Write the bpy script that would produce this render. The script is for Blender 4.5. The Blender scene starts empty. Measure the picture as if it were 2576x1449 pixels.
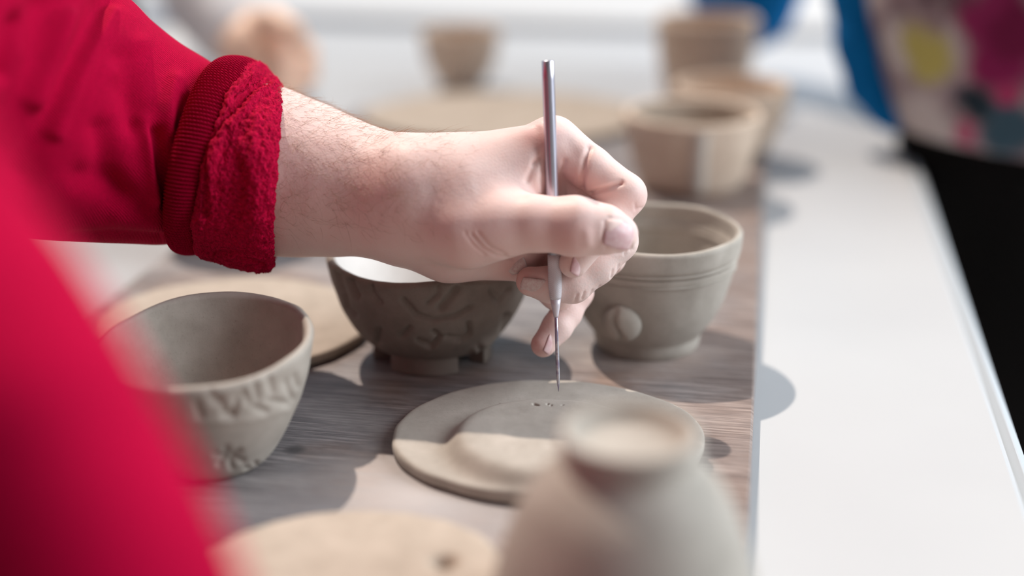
import bpy, math
import numpy as np
from mathutils import Vector

# ------------------------------------------------------------------ camera, light, exposure
SC = bpy.context.scene
COL = SC.collection
FPX = 50.0 / 36.0 * 2576.0
PITCH = math.radians(19.5)
CAM = np.array([0.0, 0.0, 0.28])            # metres; board top is z = 0
CR = np.array([1.0, 0, 0]); CU = np.array([0, math.sin(PITCH), math.cos(PITCH)]); CD = np.array([0, math.cos(PITCH), -math.sin(PITCH)])

cam_d = bpy.data.cameras.new('camera'); cam = bpy.data.objects.new('camera', cam_d); COL.objects.link(cam)
cam.location = CAM; cam.rotation_euler = (math.pi / 2 - PITCH, 0, 0)
cam_d.lens = 50; cam_d.sensor_width = 36; cam_d.clip_start = 0.02; cam_d.clip_end = 60
cam_d.dof.use_dof = True; cam_d.dof.focus_distance = 0.660; cam_d.dof.aperture_fstop = 1.9
SC.camera = cam

world = bpy.data.worlds.new('world'); SC.world = world; world.use_nodes = True
bg = world.node_tree.nodes['Background']; bg.inputs[0].default_value = (0.74, 0.87, 1.0, 1); bg.inputs[1].default_value = 0.64

sun_d = bpy.data.lights.new('sun', 'SUN'); sun = bpy.data.objects.new('sun', sun_d); COL.objects.link(sun)
sun.rotation_euler = Vector((0.024, -0.035, -0.070)).to_track_quat('-Z', 'Y').to_euler()
sun_d.energy = 3.5; sun_d.angle = 0.012; sun_d.color = (1.0, 0.87, 0.75)

win_d = bpy.data.lights.new('window_light', 'AREA'); win = bpy.data.objects.new('window_light', win_d); COL.objects.link(win)
win.location = (1.95, 0.72, 1.22); win.rotation_euler = (Vector((0, 0.6, 0.05)) - Vector(win.location)).to_track_quat('-Z', 'Y').to_euler()
win_d.shape = 'RECTANGLE'; win_d.size = 2.4; win_d.size_y = 1.6; win_d.energy = 78; win_d.color = (0.90, 0.96, 1.0)

SC.view_settings.view_transform = 'Standard'; SC.view_settings.look = 'None'
SC.view_settings.exposure = 0.0; SC.view_settings.gamma = 1.0; SC.view_settings.use_curve_mapping = False

# ------------------------------------------------------------------ helpers
def ray(x, y):
    return CD + CR * (x - 1288.0) / FPX - CU * (y - 724.5) / FPX
def P(x, y, d):                              # reference pixel + camera depth in cm -> point of the place
    return CAM + ray(x, y) * (d / 100.0)
def onz(x, y, z=0.0):
    r = ray(x, y); return CAM + r * ((z - CAM[2]) / r[2])
def topx(V):                                 # design view used to lay out carved strokes and creases on a surface
    v = V - CAM; d = v @ CD
    return np.stack([1288 + FPX * (v @ CR) / d, 724.5 - FPX * (v @ CU) / d], 1), d

def sines(V, scale, seed, n=5):              # smooth pseudo noise, about -1..1
    rs = np.random.RandomState(seed); out = np.zeros(len(V))
    for i in range(n):
        k = rs.normal(size=3); k = k / np.linalg.norm(k) * scale * rs.uniform(0.6, 1.6)
        out += np.sin(V @ k + rs.uniform(0, 6.28))
    return out / n * 1.6

def link(o, parent=None):
    COL.objects.link(o)
    if parent is not None: o.parent = parent
    return o
def mesh(name, V, Fc, m, parent=None, smooth=True, colattr=None):
    me = bpy.data.meshes.new(name)
    me.from_pydata([tuple(map(float, v)) for v in V], [], [tuple(map(int, f)) for f in Fc])
    if smooth: me.polygons.foreach_set('use_smooth', [True] * len(me.polygons))
    if colattr is not None:
        a = me.color_attributes.new('tint', 'FLOAT_COLOR', 'POINT')
        a.data.foreach_set('color', np.concatenate([colattr, np.ones((len(colattr), 1))], 1).astype(np.float32).ravel())
    me.materials.append(m); me.update()
    return link(bpy.data.objects.new(name, me), parent)
def empty(name, loc):
    o = bpy.data.objects.new(name, None); o.location = tuple(loc); o.empty_display_size = 0.02
    return link(o)
def tag(o, label, cat, group=None):
    o['label'] = label; o['category'] = cat
    if group: o['group'] = group
    return o
def child(o, root):                          # parent keeping the world position
    o.parent = root; o.matrix_parent_inverse = root.matrix_basis.inverted()
    return o
def vnormals(V, Fc):
    N = np.zeros_like(V); Fa = np.asarray(Fc)
    a, b, c = V[Fa[:, 0]], V[Fa[:, 1]], V[Fa[:, 2]]
    n = np.cross(b - a, c - a)
    if Fa.shape[1] == 4: n = np.cross(c - a, V[Fa[:, 3]] - b)
    for i in range(Fa.shape[1]): np.add.at(N, Fa[:, i], n)
    return N / (np.linalg.norm(N, axis=1, keepdims=True) + 1e-12)
def grid_faces(nr, nc, wrap=True, flip=False):
    i = np.arange(nr - 1)[:, None]; j = np.arange(nc if wrap else nc - 1)[None, :]
    j2 = (j + 1) % nc
    q = np.stack([i * nc + j, i * nc + j2, (i + 1) * nc + j2, (i + 1) * nc + j], -1).reshape(-1, 4)
    return q[:, ::-1] if flip else q
def polydist(px, pl):                        # distance of 2-D points to a polyline
    pl = np.asarray(pl, float); best = np.full(len(px), 1e9)
    for a, b in zip(pl[:-1], pl[1:]):
        ab = b - a; t = np.clip(((px - a) @ ab) / (ab @ ab + 1e-9), 0, 1)
        best = np.minimum(best, np.linalg.norm(px - a - t[:, None] * ab, axis=1))
    return best
def carve(V, Fc, strokes):                   # strokes: (polyline px, width px, depth m [+ in, - out]); only surfaces turned to the viewer
    N = vnormals(V, Fc); px, d = topx(V)
    view = V - CAM; view /= np.linalg.norm(view, axis=1, keepdims=True)
    facing = np.clip(-(N * view).sum(1) * 4, 0, 1)
    disp = np.zeros(len(V))
    for st in strokes:
        pl, w, dep = st[:3]
        g = dep * np.exp(-(polydist(px, pl) / w) ** 2)
        disp += np.where(d * 100 > st[3], g, 0) if len(st) > 3 else g
    return V - N * (disp * facing)[:, None]
def catmull(pts, n):
    p = np.asarray(pts, float); m = len(p)
    t = np.linspace(0, m - 1, n); i = np.clip(t.astype(int), 0, m - 2); f = (t - i)[:, None]
    g = lambda k: p[np.clip(k, 0, m - 1)]
    a, b, c, d = g(i - 1), g(i), g(i + 1), g(i + 2)
    return 0.5 * (2 * b + (c - a) * f + (2 * a - 5 * b + 4 * c - d) * f ** 2 + (3 * b - a - 3 * c + d) * f ** 3)
def box(name, c, s, m, parent=None, rz=0.0, bevel=0.0):
    c = np.asarray(c, float); x, y, z = np.asarray(s, float) / 2
    b = min(bevel, x * .9, y * .9, z * .9)
    if b > 0:                                 # chamfered box
        V = []; 
        for sx in (-1, 1):
            for sy in (-1, 1):
                for sz in (-1, 1):
                    V += [(sx * x, sy * (y - b), sz * (z - b)), (sx * (x - b), sy * y, sz * (z - b)), (sx * (x - b), sy * (y - b), sz * z)]
        import bmesh
        bm = bmesh.new(); [bm.verts.new(v) for v in V]
        bmesh.ops.convex_hull(bm, input=bm.verts); me = bpy.data.meshes.new(name); bm.to_mesh(me); bm.free()
    else:
        V = [(sx * x, sy * y, sz * z) for sx in (-1, 1) for sy in (-1, 1) for sz in (-1, 1)]
        me = bpy.data.meshes.new(name); me.from_pydata(V, [], [(0, 1, 3, 2), (4, 6, 7, 5), (0, 4, 5, 1), (2, 3, 7, 6), (0, 2, 6, 4), (1, 5, 7, 3)])
    me.materials.append(m); o = bpy.data.objects.new(name, me); o.location = tuple(c); o.rotation_euler = (0, 0, rz)
    return link(o, parent)
def lathe_curve(name, pts, m, parent=None, seg=32, caps=True):   # tapered round bar through world points [(p, r)]
    C = np.array([p for p, r in pts]); Rr = np.array([r for p, r in pts])
    ax = C[-1] - C[0]; ax /= np.linalg.norm(ax); u = np.cross(ax, [0, 1, 0]); u /= np.linalg.norm(u); w = np.cross(ax, u)
    th = np.arange(seg) / seg * 2 * math.pi
    V = (C[:, None] + Rr[:, None, None] * (np.cos(th)[None, :, None] * u + np.sin(th)[None, :, None] * w)).reshape(-1, 3)
    Fc = [tuple(f) for f in grid_faces(len(C), seg)]
    if caps: Fc += [tuple(range(seg))[::-1], tuple((len(C) - 1) * seg + np.arange(seg))]
    return mesh(name, V, Fc, m, parent)

# ---- implicit modelling: smooth union of tapered capsules, polygonised with surface nets
def smin(a, b, k):
    h = np.clip(0.5 + 0.5 * (b - a) / k, 0, 1)
    return b * (1 - h) + a * h - k * h * (1 - h)
class Field:
    def __init__(s, lo, hi, h):
        s.lo = np.asarray(lo, float); s.h = h; s.n = np.ceil((np.asarray(hi) - s.lo) / h).astype(int) + 1
        s.f = np.full(s.n, 0.05, np.float32)
    def sub(s, lo, hi):
        a = np.clip(np.floor((lo - s.lo) / s.h).astype(int), 0, s.n); b = np.clip(np.ceil((hi - s.lo) / s.h).astype(int) + 1, 0, s.n)
        sl = tuple(slice(i, j) for i, j in zip(a, b))
        ax = [s.lo[i] + s.h * np.arange(a[i], b[i], dtype=np.float32) for i in range(3)]
        X = np.stack(np.meshgrid(*ax, indexing='ij'), -1).astype(np.float32)
        return sl, X
    @staticmethod
    def cap(X, a, b, ra, rb, n=None, sc=1.0):
        a = np.asarray(a, np.float32); b = np.asarray(b, np.float32); ab = b - a; q = X - a
        if n is not None:                       # squash across direction n (sc > 1 : thinner along n)
            n = np.asarray(n, np.float32); ab = ab + n * ((ab @ n) * (sc - 1)); q = q + n * ((q @ n) * (sc - 1))[..., None]
        t = np.clip((q @ ab) / (ab @ ab + 1e-12), 0, 1)
        return np.linalg.norm(q - t[..., None] * ab, axis=-1) - (ra + (rb - ra) * t)
    def add(s, a, b, ra, rb, k=0.008, n=None, sc=1.0):
        a = np.asarray(a, float); b = np.asarray(b, float); r = max(ra, rb) * max(1.0, 1.0 / sc) + 2 * k + 2 * s.h
        sl, X = s.sub(np.minimum(a, b) - r, np.maximum(a, b) + r)
        if X.size: s.f[sl] = smin(s.f[sl], s.cap(X, a, b, ra, rb, n, sc), k)
    def add_chain(s, pts, radii, kin, kout, root=None, kroot=0.006, rootr=0.012, flat=None):
        pts = [np.asarray(p, float) for p in pts]; r = max(radii) + 2 * max(kout, kroot) + 2 * s.h
        sl, X = s.sub(np.min(pts, 0) - r, np.max(pts, 0) + r)
        g = None
        for i in range(len(pts) - 1):
            c = s.cap(X, pts[i], pts[i + 1], radii[i], radii[i + 1])
            g = c if g is None else smin(g, c, kin)
        k = kout
        if root is not None:
            dd = ((X - np.asarray(root, np.float32)) ** 2).sum(-1); k = kout + kroot * np.exp(-dd / rootr ** 2)
        s.f[sl] = smin(s.f[sl], g, k)
    def nets(s, smooth=2):
        f = s.f; I = f < 0
        c = np.zeros(np.array(f.shape) - 1, np.int8)
        for dx in (0, 1):
            for dy in (0, 1):
                for dz in (0, 1):
                    c += I[dx:f.shape[0] - 1 + dx, dy:f.shape[1] - 1 + dy, dz:f.shape[2] - 1 + dz]
        act = np.argwhere((c > 0) & (c < 8)); cid = np.full(c.shape, -1, np.int64); cid[tuple(act.T)] = np.arange(len(act))
        acc = np.zeros((len(act), 3)); cnt = np.zeros(len(act))
        corners = [(x, y, z) for x in (0, 1) for y in (0, 1) for z in (0, 1)]
        for p in corners:
            for ax in range(3):
                if p[ax]: continue
                q = list(p); q[ax] = 1
                a = f[tuple((act + p).T)]; b = f[tuple((act + q).T)]; m = (a < 0) != (b < 0)
                t = np.where(m, a / np.where(m, a - b, 1), 0); pos = np.tile(np.array(p, float), (len(act), 1)); pos[:, ax] = t
                acc[m] += pos[m]; cnt[m] += 1
        V = s.lo + s.h * (act + acc / cnt[:, None])
        quads = []
        for ax in range(3):
            u, v = [(1, 2), (2, 0), (0, 1)][ax]
            A = np.moveaxis(I, (ax, u, v), (0, 1, 2)); e = np.argwhere(A[:-1, 1:-1, 1:-1] != A[1:, 1:-1, 1:-1]); e[:, 1:] += 1
            cc = np.moveaxis(cid, (ax, u, v), (0, 1, 2)); ins = A[e[:, 0], e[:, 1], e[:, 2]]
            q = np.stack([cc[e[:, 0], e[:, 1] - 1, e[:, 2] - 1], cc[e[:, 0], e[:, 1], e[:, 2] - 1], cc[e[:, 0], e[:, 1], e[:, 2]], cc[e[:, 0], e[:, 1] - 1, e[:, 2]]], 1)
            quads.append(np.where(ins[:, None], q, q[:, ::-1]))
        Q = np.concatenate(quads); Q = Q[(Q >= 0).all(1)]
        for _ in range(smooth):
            S = np.zeros_like(V); w = np.zeros(len(V))
            for i in range(4):
                j = (i + 1) % 4
                np.add.at(S, Q[:, i], V[Q[:, j]]); np.add.at(w, Q[:, i], 1); np.add.at(S, Q[:, j], V[Q[:, i]]); np.add.at(w, Q[:, j], 1)
            V = 0.5 * V + 0.5 * S / np.maximum(w, 1)[:, None]
        return V, Q

# ------------------------------------------------------------------ materials
class NT:
    def __init__(s, name):
        s.m = bpy.data.materials.new(name); s.m.use_nodes = True; s.t = s.m.node_tree; s.b = s.t.nodes['Principled BSDF']
        s.co = s.n('ShaderNodeTexCoord').outputs['Object']
    def n(s, k, **kw):
        o = s.t.nodes.new(k)
        for a, v in kw.items(): setattr(o, a, v)
        return o
    def l(s, a, b): s.t.links.new(a, b)
    def mapping(s, scale=(1, 1, 1), rot=(0, 0, 0), loc=(0, 0, 0), src=None):
        o = s.n('ShaderNodeMapping'); o.inputs['Scale'].default_value = scale; o.inputs['Rotation'].default_value = rot; o.inputs['Location'].default_value = loc
        s.l(src or s.co, o.inputs[0]); return o.outputs[0]
    def noise(s, scale, detail=4, rough=0.55, vec=None, dist=0.0):
        o = s.n('ShaderNodeTexNoise'); o.inputs['Scale'].default_value = scale; o.inputs['Detail'].default_value = detail
        o.inputs['Roughness'].default_value = rough; o.inputs['Distortion'].default_value = dist; s.l(vec or s.co, o.inputs['Vector']); return o.outputs[0]
    def ramp(s, fac, stops):
        o = s.n('ShaderNodeValToRGB'); el = o.color_ramp.elements
        while len(el) < len(stops): el.new(0.5)
        for e, (p, c) in zip(el, stops): e.position = p; e.color = tuple(c) + ((1,) if len(c) == 3 else ())
        s.l(fac, o.inputs[0]); return o.outputs[0]
    def mix(s, fac, a, b, mode='MIX'):
        o = s.n('ShaderNodeMix', data_type='RGBA', blend_type=mode)
        for v, i in ((fac, 0), (a, 6), (b, 7)):
            if isinstance(v, (int, float)): o.inputs[i].default_value = v
            elif isinstance(v, tuple): o.inputs[i].default_value = v + (1,)
            else: s.l(v, o.inputs[i])
        return o.outputs[2]
    def math(s, op, a, b=None):
        o = s.n('ShaderNodeMath', operation=op)
        for v, i in ((a, 0), (b, 1)):
            if v is None: continue
            if isinstance(v, (int, float)): o.inputs[i].default_value = v
            else: s.l(v, o.inputs[i])
        return o.outputs[0]
    def bump(s, h, strength, dist=0.001, prev=None):
        o = s.n('ShaderNodeBump'); o.inputs['Strength'].default_value = strength; o.inputs['Distance'].default_value = dist
        s.l(h, o.inputs['Height'])
        if prev: s.l(prev, o.inputs['Normal'])
        s.l(o.outputs[0], s.b.inputs['Normal']); return o.outputs[0]
    def set(s, **kw):
        for k, v in kw.items():
            i = s.b.inputs[k.replace('_', ' ')]
            if isinstance(v, (int, float)): i.default_value = v
            elif isinstance(v, tuple): i.default_value = v + ((1,) if len(v) == 3 and i.type == 'RGBA' else ())
            else: s.l(v, i)
        return s

def clay(name, c1, c2, rough=0.82, grit=0.25, scale=70):
    t = NT(name); c = t.ramp(t.noise(scale, 6, 0.6), [(0.3, c1), (0.72, c2)])
    sp = t.ramp(t.noise(900, 3, 0.7), [(0.28, (0.75, 0.73, 0.71)), (0.42, (1, 1, 1))])
    t.set(Base_Color=t.mix(0.6, c, sp, 'MULTIPLY'), Roughness=rough)
    b = t.bump(t.noise(220, 6, 0.65), grit, 0.0008); t.bump(t.noise(1500, 3, 0.6), grit, 0.0002, b)
    t.set(Specular_IOR_Level=0.3)
    return t.m
M = {}
M['clay'] = clay('grey_clay', (0.37, 0.335, 0.295), (0.47, 0.43, 0.385))
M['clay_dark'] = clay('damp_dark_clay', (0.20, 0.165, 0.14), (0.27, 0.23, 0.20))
M['clay_warm'] = clay('tan_clay', (0.40, 0.335, 0.275), (0.50, 0.425, 0.355))
M['clay_brown'] = clay('brown_clay', (0.60, 0.47, 0.37), (0.74, 0.61, 0.50))
M['clay_sunlit'] = clay('sunlit_stripe_clay', (0.52, 0.47, 0.42), (0.62, 0.57, 0.52))  # pale tone that paints the sunlit stripe on the back pot
M['slip'] = clay('white_slip', (0.68, 0.67, 0.655), (0.74, 0.73, 0.715), 0.6, 0.1)

YAW_B = -math.atan2(0.178, 1.0)
_a = np.array([math.sin(-YAW_B), math.cos(-YAW_B), 0]); _p = np.array([math.cos(-YAW_B), -math.sin(-YAW_B), 0])
BCEN = np.array([0.1005, 0.5369, 0]) + _a * 0.16 - _p * 0.185              # centre of the board
def wood_board():
    t = NT('worn_grey_wood'); v = t.mapping((5, 110, 30), (0, 0, math.radians(-10)))
    g = t.noise(6, 8, 0.62, v, 0.4); g2 = t.noise(22, 6, 0.7, v)
    big = t.noise(11, 4, 0.55); dusty = t.noise(16, 5, 0.6, t.mapping((0.6, 1.3, 1), loc=(3, 1, 0)))
    c = t.ramp(g, [(0.30, (0.062, 0.057, 0.062)), (0.5, (0.165, 0.15, 0.155)), (0.68, (0.38, 0.345, 0.345))])
    brown = t.ramp(g, [(0.30, (0.10, 0.06, 0.045)), (0.5, (0.22, 0.145, 0.115)), (0.7, (0.42, 0.32, 0.27))])
    c = t.mix(t.ramp(big, [(0.46, (0, 0, 0)), (0.68, (1, 1, 1))]), c, brown)
    c = t.mix(t.ramp(g2, [(0.52, (0, 0, 0)), (0.75, (0.55, 0.55, 0.55))]), c, (0.46, 0.42, 0.41))
    c = t.mix(t.ramp(dusty, [(0.45, (0, 0, 0)), (0.72, (0.5, 0.5, 0.5))]), c, (0.60, 0.56, 0.55))
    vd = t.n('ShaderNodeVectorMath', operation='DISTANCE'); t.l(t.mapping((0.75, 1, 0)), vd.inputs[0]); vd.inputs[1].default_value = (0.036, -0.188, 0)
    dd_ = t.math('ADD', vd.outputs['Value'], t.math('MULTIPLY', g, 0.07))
    c = t.mix(t.ramp(dd_, [(0.035, (0.7, 0.7, 0.7)), (0.085, (0, 0, 0))]), c, (0.60, 0.56, 0.55))  # sunlit brightness painted as a pale dusty patch at the board front
    loc_ = onz(742, 1130) - BCEN; ca, sa = math.cos(YAW_B), math.sin(YAW_B); lx, ly = ca * loc_[0] + sa * loc_[1], -sa * loc_[0] + ca * loc_[1]
    vs = t.n('ShaderNodeVectorMath', operation='DISTANCE'); t.l(t.mapping((1, 1, 0)), vs.inputs[0]); vs.inputs[1].default_value = (lx, ly, 0)
    c = t.mix(t.ramp(t.math('ADD', vs.outputs['Value'], t.math('MULTIPLY', t.noise(120, 4), 0.004)), [(0.0045, (0.8, 0.8, 0.8)), (0.0075, (0, 0, 0))]), c, (0.05, 0.045, 0.045))
    sx_ = t.n('ShaderNodeSeparateXYZ'); t.l(t.co, sx_.inputs[0])
    ed = t.math('ADD', sx_.outputs[0], t.math('MULTIPLY', t.noise(30, 4), 0.05))
    c = t.mix(t.ramp(ed, [(0.155, (0, 0, 0)), (0.20, (0.6, 0.6, 0.6))]), c, brown)
    t.set(Base_Color=c, Roughness=0.45, Specular_IOR_Level=0.5)
    t.bump(g2, 0.35, 0.0006); return t.m
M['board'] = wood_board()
def white_top():
    t = NT('white_laminate'); n = t.noise(5, 3, 0.5)
    c = t.ramp(n, [(0.3, (0.47, 0.478, 0.495)), (0.7, (0.505, 0.515, 0.53))])
    sc = t.ramp(t.noise(60, 5, 0.7, t.mapping((1, 3, 1))), [(0.70, (0, 0, 0)), (0.80, (0.35, 0.35, 0.35))])
    c = t.mix(sc, c, (0.62, 0.60, 0.64))
    t.set(Base_Color=c, Roughness=0.42, Specular_IOR_Level=0.4); return t.m
M['white_top'] = white_top()
M['bright_top'] = NT('bright_white_laminate').set(Base_Color=(0.56, 0.56, 0.565), Roughness=0.5).m
M['edge_band'] = NT('pale_blue_edge_band').set(Base_Color=(0.46, 0.50, 0.54), Roughness=0.5).m
def floor_mat():
    t = NT('pale_floor'); c = t.ramp(t.noise(3, 4), [(0.3, (0.66, 0.64, 0.62)), (0.7, (0.74, 0.72, 0.70))])
    t.set(Base_Color=c, Roughness=0.5); return t.m
M['floor'] = floor_mat()
M['wall'] = (lambda t: t.set(Base_Color=t.ramp(t.noise(4, 4), [(0.3, (0.15, 0.14, 0.13)), (0.7, (0.19, 0.18, 0.17))]), Roughness=0.8).m)(NT('warm_grey_plaster'))
M['steel'] = NT('grey_steel').set(Base_Color=(0.45, 0.45, 0.46), Metallic=1.0, Roughness=0.35).m

def skin(name, base, red, dustc):
    t = NT(name); a = t.n('ShaderNodeVertexColor', layer_name='tint'); sp = t.n('ShaderNodeSeparateColor'); t.l(a.outputs[0], sp.inputs[0])
    mott = t.noise(90, 4, 0.6)
    c = t.mix(t.ramp(mott, [(0.35, (0, 0, 0)), (0.75, (0.40, 0.40, 0.40))]), base, tuple(x * y for x, y in zip(base, (0.96, 0.82, 0.80))))
    c = t.mix(sp.outputs[0], c, red)
    dn = t.noise(420, 5, 0.7)
    df = t.math('MULTIPLY', sp.outputs[1], t.ramp(dn, [(0.30, (0.25, 0.25, 0.25)), (0.62, (1, 1, 1))]))
    c = t.mix(df, c, dustc)
    t.set(Base_Color=c, Roughness=0.50, Subsurface_Weight=0.12, Subsurface_Scale=0.004, Specular_IOR_Level=0.4)
    t.b.inputs['Subsurface Radius'].default_value = (1.0, 0.35, 0.22)
    vo = t.n('ShaderNodeTexVoronoi'); vo.inputs['Scale'].default_value = 900; t.l(t.co, vo.inputs['Vector'])
    b = t.bump(vo.outputs[0], 0.18, 0.0003); t.bump(t.noise(260, 5, 0.6), 0.14, 0.0006, b)
    return t.m
M['skin'] = skin('pale_skin', (0.86, 0.645, 0.60), (0.64, 0.28, 0.25), (0.74, 0.63, 0.60))
M['skin2'] = skin('tanned_skin', (0.95, 0.66, 0.50), (0.60, 0.25, 0.17), (0.7, 0.6, 0.5))
M['nail'] = (lambda t: t.set(Base_Color=t.ramp(t.noise(400, 4), [(0.35, (0.70, 0.43, 0.45)), (0.7, (0.80, 0.60, 0.60))]), Roughness=0.32, Subsurface_Weight=0.1, Subsurface_Scale=0.002).m)(NT('pink_nail'))
M['nail_dirty'] = (lambda t: t.set(Base_Color=t.ramp(t.noise(500, 5, 0.7), [(0.35, (0.60, 0.40, 0.39)), (0.62, (0.70, 0.60, 0.56))]), Roughness=0.5).m)(NT('clay_dusted_nail'))
M['hair'] = NT('golden_brown_hair').set(Base_Color=(0.36, 0.20, 0.11), Roughness=0.4).m

def knit(name, c, rib=2200.0, strength=0.6):
    t = NT(name); n = t.noise(45, 4, 0.6)
    col = t.mix(t.ramp(n, [(0.35, (0, 0, 0)), (0.7, (1, 1, 1))]), tuple(x * 0.88 for x in c), c)
    fz = t.ramp(t.noise(1300, 3, 0.7), [(0.35, (0.82, 0.82, 0.82)), (0.7, (1.12, 1.12, 1.12))])
    col = t.mix(1.0, col, fz, 'MULTIPLY')
    t.set(Base_Color=col, Roughness=0.9, Specular_IOR_Level=0.06, Sheen_Weight=0.0, Sheen_Roughness=0.5, Sheen_Tint=(1.0, 0.25, 0.35))
    w = t.n('ShaderNodeTexWave', wave_type='BANDS', bands_direction='DIAGONAL'); w.inputs['Scale'].default_value = rib / 6.283; w.inputs['Distortion'].default_value = 2.0; w.inputs['Detail'].default_value = 2
    t.l(t.co, w.inputs[0]); b = t.bump(w.outputs['Fac'], strength, 0.0006); t.bump(t.noise(1100, 3, 0.7), strength, 0.0006, b)
    return t.m
RED = (0.49, 0.0006, 0.040)
M['red'] = knit('red_knit', RED)
M['red_rib'] = knit('red_rib_knit', (0.42, 0.001, 0.035), 3000)
def terry():
    t = NT('red_terry_lining'); n = t.noise(700, 4, 0.7)
    col = t.ramp(n, [(0.30, (0.24, 0.001, 0.022)), (0.65, (0.66, 0.003, 0.055))])
    t.set(Base_Color=col, Roughness=0.95, Specular_IOR_Level=0.1, Sheen_Weight=0.0, Sheen_Tint=(1.0, 0.2, 0.3)); t.bump(n, 0.8, 0.0015); return t.m
M['terry'] = terry()
def plain_cloth(name, c, rough=0.9):
    t = NT(name); col = t.mix(t.ramp(t.noise(20, 4), [(0.35, (0, 0, 0)), (0.7, (1, 1, 1))]), tuple(x * 0.85 for x in c), c)
    t.set(Base_Color=col, Roughness=rough, Specular_IOR_Level=0.15); t.bump(t.noise(700, 3), 0.2, 0.001); return t.m
M['blue'] = plain_cloth('blue_cardigan_knit', (0.003, 0.165, 0.46))
M['black'] = plain_cloth('black_cloth', (0.006, 0.005, 0.005), 1.0)
M['grey_shirt'] = plain_cloth('pale_grey_cloth', (0.84, 0.80, 0.79))
M['dark_grey'] = plain_cloth('dark_grey_cloth', (0.13, 0.125, 0.115))
M['alu'] = (lambda t: t.set(Base_Color=(0.60, 0.58, 0.66), Metallic=0.9, Roughness=0.33).m)(NT('anodised_aluminium'))
def knurl():
    t = NT('pale_knurled_grip')
    w1 = t.n('ShaderNodeTexWave', wave_type='BANDS', bands_direction='DIAGONAL'); w1.inputs['Scale'].default_value = 640; t.l(t.co, w1.inputs[0])
    w2 = t.n('ShaderNodeTexWave', wave_type='BANDS', bands_direction='DIAGONAL'); w2.inputs['Scale'].default_value = 640; t.l(t.mapping((-1, 1, 1)), w2.inputs[0])
    h = t.math('MULTIPLY', w1.outputs['Fac'], w2.outputs['Fac'])
    t.set(Base_Color=t.ramp(h, [(0.1, (0.62, 0.59, 0.63)), (0.5, (0.76, 0.73, 0.77))]), Metallic=0.15, Roughness=0.5); t.bump(h, 0.3, 0.0003); return t.m
M['knurl'] = knurl()
M['pale_metal'] = NT('pale_satin_metal').set(Base_Color=(0.70, 0.66, 0.72), Metallic=0.3, Roughness=0.45).m
M['needle'] = (lambda t: t.set(Base_Color=t.ramp(t.noise(300, 4), [(0.45, (0.38, 0.33, 0.45)), (0.6, (0.62, 0.60, 0.64))]), Metallic=0.85, Roughness=0.35).m)(NT('clay_smeared_needle'))

# ------------------------------------------------------------------ setting: floor, tables, board
fl = box('floor', (0.5, 3.0, -0.80), (9, 12, 0.1), M['floor']); fl['kind'] = 'structure'
for nm, c, sz in (('wall_front', (0.1, -1.25, 0.6), (4.4, 0.1, 2.7)), ('wall_left', (-2.05, -0.05, 0.6), (0.1, 2.3, 2.7)), ('wall_right', (2.35, -0.85, 0.6), (0.1, 0.7, 2.7)), ('ceiling', (0.1, -0.10, 2.0), (4.4, 2.3, 0.1))):
    w_ = box(nm, c, sz, M['wall']); w_['kind'] = 'structure'

YAW = -math.atan2(0.178, 1.0)
AX = np.array([math.sin(-YAW), math.cos(-YAW), 0]); PX = np.array([math.cos(-YAW), -math.sin(-YAW), 0])   # along and across the table
O_T = np.array([0.1325, 0.0, 0.0])                 # right edge of table at y = 0
def tabpt(a, b, z): return O_T + AX * a + PX * b + np.array([0, 0, z])
ZT = -0.010
def table(name, a0, a1, b0, label, right_band=True, mt='white_top'):
    c = tabpt((a0 + a1) / 2, b0 / 2, 0); root = empty(name, (c[0], c[1], -0.75)); tag(root, label, 'table')
    child(box('tabletop', tabpt((a0 + a1) / 2, b0 / 2 - 0.0045, ZT - 0.014), (-b0 - 0.009, a1 - a0, 0.028), M[mt], rz=YAW, bevel=0.003), root)
    child(box('edge_band', tabpt((a0 + a1) / 2, -0.0046, ZT - 0.0150), (0.0088, a1 - a0, 0.027), M['edge_band'], rz=YAW, bevel=0.004), root)
    for a in (a0 + 0.06, a1 - 0.06):
        for b in (-0.09, b0 + 0.09):
            child(box('leg', tabpt(a, b, (ZT - 0.028 - 0.75) / 2), (0.035, 0.035, 0.75 + ZT - 0.028), M['steel'], rz=YAW, bevel=0.004), root)
    child(box('apron_rail', tabpt((a0 + a1) / 2, -0.09, ZT - 0.05), (0.02, a1 - a0 - 0.16, 0.04), M['steel'], rz=YAW), root)
    return root
table('work_table', 0.05, 1.72, -0.80, 'white topped work table carrying the wooden board and clay bowls')
table('work_table', 1.83, 3.3, -1.9, 'second white work table beyond the far end of the first', mt='bright_top')

BT = 0.010
bR = np.array([0.1005, 0.5369, 0]) ; bdir = AX
bc = bR + bdir * 0.16 - PX * 0.185
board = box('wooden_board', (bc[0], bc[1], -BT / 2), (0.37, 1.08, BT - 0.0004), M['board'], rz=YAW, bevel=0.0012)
tag(board, 'worn grey brown wooden board lying on the white table under the clay pieces', 'board')

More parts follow.
